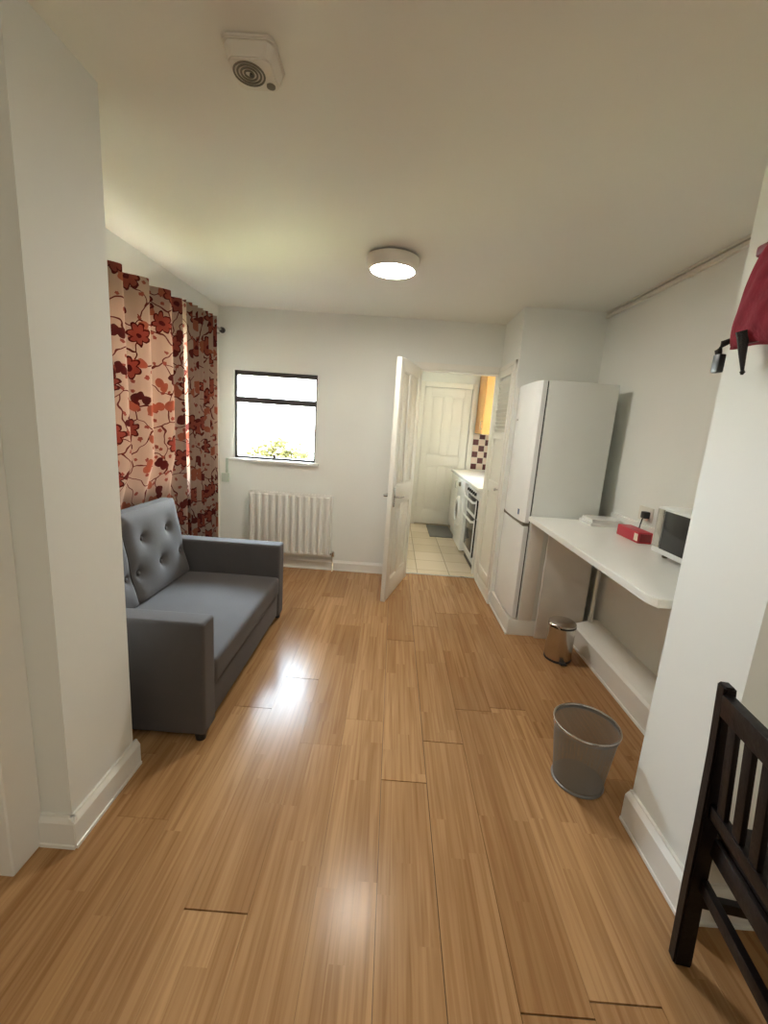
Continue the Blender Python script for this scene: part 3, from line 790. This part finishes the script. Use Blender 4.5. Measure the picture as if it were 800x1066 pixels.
for z in (1.08, 1.0): obj('dial', MB().lathe([(.022, 0), (.020, -.015)], (mx0, my0 + .06, z), 20, 'x'), M['plast'], t)
for x in (mx0 + .05, 1.50):
    for y in (my0 + .04, my1 - .04):
        obj('foot', MB().lathe([(.012, DZ), (.014, mz0 + .001)], (x, y, 0), 12), M['plast_d'], t)

# red box
t = thing('tea_box', (1.45, 2.43, DZ), 'small bright red carton beside the microwave', 'box')
bx = obj('carton', MB().box((1.388, 2.335, DZ), (1.468, 2.56, DZ + .062), .003), M['red'], t)
obj('end_flap', MB().box((1.398, 2.332, DZ + .008), (1.460, 2.3355, DZ + .054), .001), M['darkred'], bx, label='dark red end')
obj('label_patch', MB().box((1.3855, 2.338, DZ + .012), (1.3885, 2.372, DZ + .052), .0005), M['cream'], bx, label='cream printed patch')
# booklets
for k, (z, dx, w, lab) in enumerate(((DZ, 0, .0, 'lower of two white booklets on the bar by the fridge'), (DZ + .021, .012, -.015, 'upper of two white booklets on the bar by the fridge'))):
    t = thing('booklet', (1.42, 2.82, z), lab, 'booklet', 'white booklets by the fridge')
    a = MB().box((1.31 + dx, 2.735 + dx, z + .001), (1.515, 2.915 + w, z + .019)); obj('pages', a, M['paper'], t)
    b = MB().box((1.308 + dx, 2.732 + dx, z), (1.518, 2.918 + w, z + .0018)).box((1.308 + dx, 2.732 + dx, z + .0185), (1.518, 2.918 + w, z + .0203)); obj('cover', b, M['desk'], t)
# plug and socket added in place of unclear curled metal objects
t = thing('stand_in_socket', (1.55, 2.55, 1.0), 'added white wall socket with a dark plug in place of small curled metal objects', 'socket')
py, pz = 2.565, 1.03
obj('face_plate', MB().box((1.54, py - .07, pz - .04), (1.5495, py + .07, pz + .045), .003), M['plast'], t)
pl = obj('plug', MB().box((1.505, py - .055, pz - .02), (1.541, py - .012, pz + .022), .008), M['black'], t)
obj('cord', MB().tube([(1.51, py - .034, pz - .02), (1.50, py - .04, pz - .055), (1.485, py - .06, pz - .085), (1.49, py - .11, pz - .118), (1.50, py - .16, pz - .125)], .004, 8), M['black'], pl)
# pedal bin
bx_, by_ = 1.195, 2.655
t = thing('pedal_bin', (bx_, by_, 0), 'small shiny steel pedal bin under the breakfast bar', 'bin')
obj('body', MB().lathe([(.083, .012), (.085, .016), (.085, .235)], (bx_, by_, 0), 48), M['steel'], t)
obj('base_ring', MB().lathe([(.084, 0), (.087, .004), (.087, .014), (.084, .018)], (bx_, by_, 0), 48), M['black'], t, label='black base ring')
obj('rim', MB().lathe([(.086, .235), (.088, .238), (.088, .246), (.085, .248)], (bx_, by_, 0), 48), M['black'], t, label='black rim')
obj('lid', MB().lathe([(.087, .248), (.086, .258), (.070, .270), (.04, .277), (.0001, .279)], (bx_, by_, 0), 48), M['steel'], t)
obj('handle', MB().tube([(bx_ - .083, by_ - .03, .235), (bx_ - .10, by_ - .05, .262), (bx_ - .075, by_ - .075, .266), (bx_ - .045, by_ - .078, .24)], .005, 8), M['chrome'], t)
obj('pedal', MB().box((bx_ - .02, by_ - .115, .008), (bx_ + .02, by_ - .08, .016), .003), M['black'], t)

# waste basket of wire mesh
bx_, by_ = .895, 1.615; BH = .275
t = thing('waste_basket', (bx_, by_, 0), 'grey wire mesh waste basket on the floor in front of the bar', 'basket')
prof = [(.100 + .028 * k / 12, .012 + (BH - .02) * k / 12) for k in range(13)]
obj('mesh_wall', MB().lathe(prof, (bx_, by_, 0), 72, cap=False, uv=True), M['mesh'], t)
bt = MB(); 
for k in range(1): bt.lathe([(.099, .014), (.099, .017)], (bx_, by_, 0), 48)
obj('bottom', bt, M['meshwire'], t)
ring = lambda r, z, w: MB().tube([(bx_ + r * math.cos(a), by_ + r * math.sin(a), z) for a in [2 * PI * i / 60 for i in range(60)]], w, 8, closed=True)
obj('rim', ring(.1295, BH, .0048), M['chrome'], t, label='bright wire rim')
obj('band', MB().lathe([(.1275, BH - .018), (.130, BH - .018), (.131, BH - .002), (.128, BH - .002)], (bx_, by_, 0), 72, cap=False), M['meshwire'], t)
obj('foot_ring', ring(.101, .006, .006), M['meshwire'], t)

# ---------------------------------------------------------------- bag on the right wall end
t = thing('bag', (.95, 1.24, 1.70), 'crimson nylon bag with black straps hanging on the right wall end', 'bag')
ba, bb, bz0, bz1 = 1.06, 1.355, 1.735, 2.00
def bagf(sgn):
    def f(u, v):
        y = ba + (bb - ba) * u; z = bz0 + (bz1 - bz0) * v
        y += (.5 - u) * .13 * v ** 1.5
        z += -.012 * math.sin(u * PI) * (1 - v) + .004 * math.sin(u * 11)
        e = min(u, 1 - u) * 2; e = 1 - (1 - min(e * 1.6, 1)) ** 2; g = min(v, 1 - v) * 2; g = 1 - (1 - min(g * 1.5, 1)) ** 2
        th = .042 * (max(e, 0) * max(g, 0)) ** .5 + .003
        wr = .006 * math.sin(u * 17 + 6 * v) * math.sin(v * 9 + u * 4) * e * g
        return V((.970 - sgn * th - wr * sgn, y, z))
    return f
mb = MB(); a = mb.grid(bagf(1), 28, 28); b = mb.grid(bagf(-1), 28, 28)
for i in range(28):
    mb.bm.faces.new((a[i][0], a[i + 1][0], b[i + 1][0], b[i][0])); mb.bm.faces.new((a[i][28], b[i][28], b[i + 1][28], a[i + 1][28]))
    mb.bm.faces.new((a[0][i], b[0][i], b[0][i + 1], a[0][i + 1])); mb.bm.faces.new((a[28][i], a[28][i + 1], b[28][i + 1], b[28][i]))
obj('pouch', mb, M['bag'], t)
obj('top_band', MB().box((.938, 1.09, 1.955), (1.0, 1.298, 1.985), .010, 3), M['bag_d'], t, label='deeper red band near the top')
SH = V((.012, -.028, .012))
def sh(l): return [tuple(V(p) + SH) for p in l]
obj('bottom_piping', MB().tube(sh([(.955, ba + .05, bz0 - .006), (.945, 1.2, bz0 - .012), (.945, 1.3, bz0 - .010), (.955, bb + .02, bz0), (.955, bb + .02, bz0 + .09)]), .006, 8), M['bag_d'], t)
st = obj('strap', MB().tube(sh([(.95, 1.37, 1.745), (.935, 1.385, 1.735), (.93, 1.392, 1.715), (.932, 1.39, 1.70)]), [.007, .010, .010, .008], 8), M['strap'], t, label='black webbing strap')
obj('buckle', MB().box((.934, 1.342, 1.664), (.954, 1.372, 1.717), .005), M['black'], st, label='black plastic buckle')
st = obj('strap', MB().tube(sh([(.92, 1.30, 1.752), (.925, 1.30, 1.735), (.93, 1.295, 1.69), (.932, 1.285, 1.645)]), [.016, .014, .009, .004], 8), M['strap'], t, label='black webbing strap end')
obj('strap_tip', MB().lathe([(.003, -.007), (.007, 0), (.003, .007)], (.944, 1.256, 1.654), 10), M['black'], st)
obj('hanging_loop', MB().tube([(.975, 1.2, 1.98), (.985, 1.2, 2.12), (.985, 1.26, 2.12), (.975, 1.27, 1.98)], .006, 8), M['strap'], t)
t = thing('wall_hook', (.99, 1.23, 2.12), 'small hook carrying the crimson bag', 'hook')
obj('hook', MB().tube([(1.015, 1.23, 2.125), (.975, 1.23, 2.112), (.970, 1.23, 2.13)], .004, 8), M['chrome'], t)

# ---------------------------------------------------------------- black chair at the lower right
yaw = R(-9)
CO = V((.93, .975, 0))           # foot of the far back post; local +x = chair front, -y = towards the viewer
t = thing('dining_chair', CO, 'black slatted wooden dining chair at the lower right', 'chair')
Mc = Matrix.Translation(CO) @ Matrix.Rotation(yaw, 4, 'Z')
def ctr(mb): bmesh.ops.transform(mb.bm, matrix=Mc, verts=mb.bm.verts); return mb
def post(y, front=False):
    mb = MB(); bm = mb.bm
    secs = [(.0, 0, .030), (-.012, .25, .029), (-.020, .45, .028), (-.036, .68, .023), (-.054, .868, .018)] if not front else [(.40, 0, .016), (.40, .44, .02)]
    rings = []
    for x, z, h in secs:
        dy = .018
        rings.append([bm.verts.new(p) for p in ((x - h, y - dy, z), (x + h * .6, y - dy, z), (x + h * .6, y + dy, z), (x - h, y + dy, z))])
    for A, B in zip(rings, rings[1:]):
        for i in range(4): bm.faces.new((A[i], A[(i + 1) % 4], B[(i + 1) % 4], B[i]))
    bm.faces.new(rings[0]); bm.faces.new(rings[-1])
    bmesh.ops.bevel(bm, geom=list(bm.edges), offset=.005, segments=2, affect='EDGES')
    return ctr(mb)
CW = -.42
px_ = lambda z: -.012 - .04 * max(0, (z - .45)) / .42 - .008 * min(z, .45) / .45
for y in (0, CW):
    obj('back_post', post(y), M['chair'], t); obj('leg', post(y, True), M['chair'], t)
def rail(z0, z1, th=.011):
    mb = MB().box((-th, CW + .015, 0), (th, -.015, z1 - z0), .004, mat=Matrix.Translation((px_((z0 + z1) / 2), 0, z0)) @ Matrix.Rotation(R(-5 if z0 > .45 else 0), 4, 'Y'))
    return ctr(mb)
obj('top_rail', rail(.790, .850, .013), M['chair'], t)
obj('lower_rail', rail(.50, .54), M['chair'], t)
for k in range(6):
    y = -.055 - k * (-(CW) - .11) / 5
    mb = MB().box((-.007, y - .015, .0), (.007, y + .015, .262), .003, mat=Matrix.Translation((px_(.54) - .002, 0, .534)) @ Matrix.Rotation(R(-5.4), 4, 'Y'))
    obj('slat', ctr(mb), M['chair'], t)
obj('seat', ctr(MB().box((-.0, CW - .015, .438), (.43, .015, .462), .008, 3)), M['chair'], t)
obj('seat_rail', ctr(MB().box((-.012, CW + .015, .385), (.008, -.015, .438), .003)), M['chair'], t)
obj('seat_rail', ctr(MB().box((.39, CW + .015, .385), (.41, -.015, .438), .003)), M['chair'], t)
for y in (0, CW):
    obj('side_rail', ctr(MB().box((.01, y - .011, .385), (.39, y + .011, .438), .003)), M['chair'], t)
    obj('stretcher', ctr(MB().box((.01, y - .010, .20), (.39, y + .010, .232), .003)), M['chair'], t)
obj('stretcher', ctr(MB().box((-.018, CW + .015, .27), (.002, -.015, .305), .003)), M['chair'], t)

# ---------------------------------------------------------------- kitchen beyond
obj('kitchen_worktop', MB().box((.868, 4.26, .865), (1.598, 6.30, .902), .006), M['desk'], label='pale kitchen worktop over the cooker and washing machine', cat='worktop')
t = thing('cooker', (1.2, 4.65, 0), 'white cooker with dark glass oven doors just inside the kitchen', 'cooker')
cf = .895
obj('body', MB().box((cf + .02, 4.36, .06), (1.56, 4.92, .862), .006), M['appl'], t)
obj('control_panel', MB().box((cf, 4.365, .765), (cf + .022, 4.915, .86), .005), M['appl'], t)
for k in range(5): obj('knob', MB().lathe([(.018, 0), (.015, -.022)], (cf, 4.43 + k * .105, .812), 16, 'x'), M['black'], t)
for z0, z1 in ((.56, .755), (.14, .55)):
    dr = obj('oven_door', MB().box((cf, 4.37, z0), (cf + .021, 4.91, z1), .006), M['blackglass'], t, label='dark glass oven door')
    obj('handle', MB().tube([(cf, 4.41, z1 - .03), (cf - .035, 4.41, z1 - .03), (cf - .035, 4.87, z1 - .03), (cf, 4.87, z1 - .03)], .012, 10), M['appl'], dr, label='white bar handle')
    obj('door_frame', MB().box((cf - .004, 4.37, z0), (cf + .004, 4.40, z1), .002).box((cf - .004, 4.88, z0), (cf + .004, 4.91, z1), .002).box((cf - .004, 4.37, z0), (cf + .004, 4.91, z0 + .035), .002), M['appl'], dr)
obj('kick_board', MB().box((cf + .03, 4.37, 0), (1.5, 4.91, .062)), M['black'], t)
t = thing('washing_machine', (1.2, 5.35, 0), 'white front-loading washing machine beyond the cooker', 'washing machine')
wf = .885; wy = 5.36
obj('body', MB().box((wf, wy - .29, .015), (1.45, wy + .29, .858), .012, 3), M['appl'], t)
dr = obj('door', MB().lathe([(.19, .0), (.19, -.02), (.165, -.04), (.135, -.045), (.13, -.02)], (wf + .002, wy, .46), 40, 'x'), M['appl'], t)
obj('glass', MB().lathe([(.132, -.025), (.10, -.035), (.0001, -.03)], (wf + .002, wy, .46), 40, 'x'), M['blackglass'], dr, label='dark glass porthole')
obj('control_panel', MB().box((wf - .008, wy - .285, .74), (wf + .004, wy + .285, .85), .004), M['appl'], t)
obj('dial', MB().lathe([(.028, 0), (.024, -.025)], (wf - .008, wy + .02, .795), 20, 'x'), M['plast_d'], t)
for y in (wy - .24, wy + .24): obj('foot', MB().lathe([(.02, .001), (.02, .018)], (wf + .06, y, 0), 12), M['black'], t)
obj('end_panel', MB().box((.90, 4.27, .001), (1.56, 4.29, .864)), M['gloss'], kind=None, label='white panel closing the near end of the kitchen units', cat='panel')
t = thing('base_cabinet', (1.2, 5.97, 0), 'white kitchen base cabinet beyond the washing machine', 'cabinet')
obj('body', MB().box((.905, 5.68, .1), (1.59, 6.28, .862)), M['gloss'], t)
d = obj('door', MB().box((.887, 5.685, .11), (.904, 6.275, .855), .003), M['gloss'], t); obj('handle', MB().tube([(.887, 5.72, .7), (.865, 5.72, .7), (.865, 5.72, .8), (.887, 5.72, .8)], .006, 8), M['chrome'], d)
obj('kick_board', MB().box((.93, 5.68, .001), (1.5, 6.28, .1)), M['gloss'], t)
t = thing('wall_cabinet', (1.4, 6.2, 1.45), 'orange wooden wall cabinet high in the kitchen corner', 'cabinet')
obj('body', MB().box((1.20, 5.95, 1.43), (1.598, 6.495, 2.25), .003), M['orange'], t)
d = obj('door', MB().box((1.182, 5.955, 1.435), (1.199, 6.49, 2.245), .004), M['orange'], t)
obj('handle', MB().tube([(1.182, 6.0, 1.5), (1.16, 6.0, 1.5), (1.16, 6.0, 1.6), (1.182, 6.0, 1.6)], .006, 8), M['chrome'], d)
obj('door_mat', MB().box((.58, 5.72, .001), (.915, 6.42, .012), .004), M['mat'], label='dark grey mat on the kitchen tiles before the far door', cat='mat')

# ---------------------------------------------------------------- outside
struct('land_lawn', MB().box((-16, -10, -.55), (14, 22, -.45)), M['lawn'], 'green lawn outside the windows', 'lawn')
t = thing('shrub', (-2.0, 7.4, -.45), 'sunlit yellow-green shrub outside the small window', 'shrub')
mb = MB(); rb = random.Random(3)
for _ in range(7000):
    th, ph = rb.uniform(0, 2 * PI), math.acos(rb.uniform(-.25, 1))
    r = rb.uniform(.72, 1.0)
    c = V((-2.0 + r * 1.0 * math.sin(ph) * math.cos(th), 7.4 + r * .7 * math.sin(ph) * math.sin(th), -.10 + r * 1.20 * math.cos(ph) + .05 * math.sin(5 * th)))
    s = rb.uniform(.03, .065); q = Matrix.Rotation(rb.uniform(0, 6.28), 3, 'Z') @ Matrix.Rotation(rb.uniform(0, 3.1), 3, 'X')
    vs = [mb.bm.verts.new(c + q @ V(p)) for p in ((-s, 0, 0), (0, -s * .5, 0), (s, 0, 0), (0, s * .5, 0))]
    mb.bm.faces.new(vs)
f = obj('foliage', mb, M['leaf'], t, smooth=False); f['kind'] = 'stuff'
st = MB()
for k in range(7):
    a = 2 * PI * k / 7; st.tube([(-2.0, 7.4, -.45), (-2.0 + .2 * math.cos(a), 7.4 + .2 * math.sin(a), .1), (-2.0 + .45 * math.cos(a), 7.4 + .42 * math.sin(a), .6)], [.03, .02, .008], 7)
obj('stem', st, M['bushwood'], t)

# ---------------------------------------------------------------- light
w = bpy.data.worlds.new('sky'); S.world = w; w.use_nodes = True
nt = w.node_tree; nt.nodes.clear()
out = nt.nodes.new('ShaderNodeOutputWorld'); bg = nt.nodes.new('ShaderNodeBackground')
tc = nt.nodes.new('ShaderNodeTexCoord'); sp = nt.nodes.new('ShaderNodeSeparateXYZ'); nt.links.new(tc.outputs['Generated'], sp.inputs[0])
mr = nt.nodes.new('ShaderNodeMapRange'); mr.inputs[1].default_value = -.05; mr.inputs[2].default_value = .7
nt.links.new(sp.outputs[2], mr.inputs[0])
mx = nt.nodes.new('ShaderNodeMix'); mx.data_type = 'RGBA'; mx.inputs[6].default_value = (.95, .975, 1, 1); mx.inputs[7].default_value = (.66, .81, 1, 1)
nt.links.new(mr.outputs[0], mx.inputs[0]); nt.links.new(mx.outputs[2], bg.inputs[0])
bg.inputs[1].default_value = 14.0
nt.links.new(bg.outputs[0], out.inputs[0])
sun = bpy.data.lights.new('sun', 'SUN'); sun.energy = 34; sun.color = (1, .95, .85); sun.angle = R(3)
so = bpy.data.objects.new('sun', sun); COL.objects.link(so)
so.rotation_euler = V((.62, .25, -.74)).to_track_quat('-Z', 'Y').to_euler()
def portal(name, loc, direction, sx, sy):
    l = bpy.data.lights.new(name, 'AREA'); l.shape = 'RECTANGLE'; l.size = sx; l.size_y = sy
    l.cycles.is_portal = True
    o = bpy.data.objects.new(name, l); COL.objects.link(o); o.location = loc
    o.rotation_euler = V(direction).to_track_quat('-Z', 'Z').to_euler()
portal('sky_portal_back', (-1.13, 4.19, 1.457), (0, -1, 0), .78, .81)
portal('sky_portal_left', (WX - .19, 2.535, 1.49), (1, 0, 0), 1.17, 1.14)
portal('sky_portal_kitchen', (-.09, 5.15, 1.7), (1, 0, 0), .5, .5)

# ---------------------------------------------------------------- camera
f_px = 445.0
dn = V((-155, 2227, f_px)).normalized()
yv = V((12, -92, f_px)); yv = (yv - yv.dot(dn) * dn).normalized()
up = -dn; xv = yv.cross(up)
# rows of world axes in camera space (x right, y down, z forward) -> blender camera (x right, y up, -z forward)
Mcv = Matrix((xv, yv, up))
cam_x = Mcv @ V((1, 0, 0)); cam_y = Mcv @ V((0, -1, 0)); cam_z = Mcv @ V((0, 0, -1))
cam = bpy.data.cameras.new('camera'); co = bpy.data.objects.new('camera', cam); COL.objects.link(co)
mw = Matrix((cam_x, cam_y, cam_z)).transposed().to_4x4(); mw.translation = V((0, 0, 1.44))
co.matrix_world = mw
cam.sensor_fit = 'VERTICAL'; cam.sensor_height = 36; cam.lens = f_px / 1066 * 36; cam.clip_start = .02
S.camera = co

S.view_settings.view_transform = 'Standard'; S.view_settings.look = 'None'
S.view_settings.exposure = 2.6; S.view_settings.gamma = 1; S.view_settings.use_curve_mapping = False
S.cycles.use_denoising = True
S.cycles.max_bounces = 10; S.cycles.diffuse_bounces = 6; S.cycles.transparent_max_bounces = 12
S.cycles.sample_clamp_indirect = 25
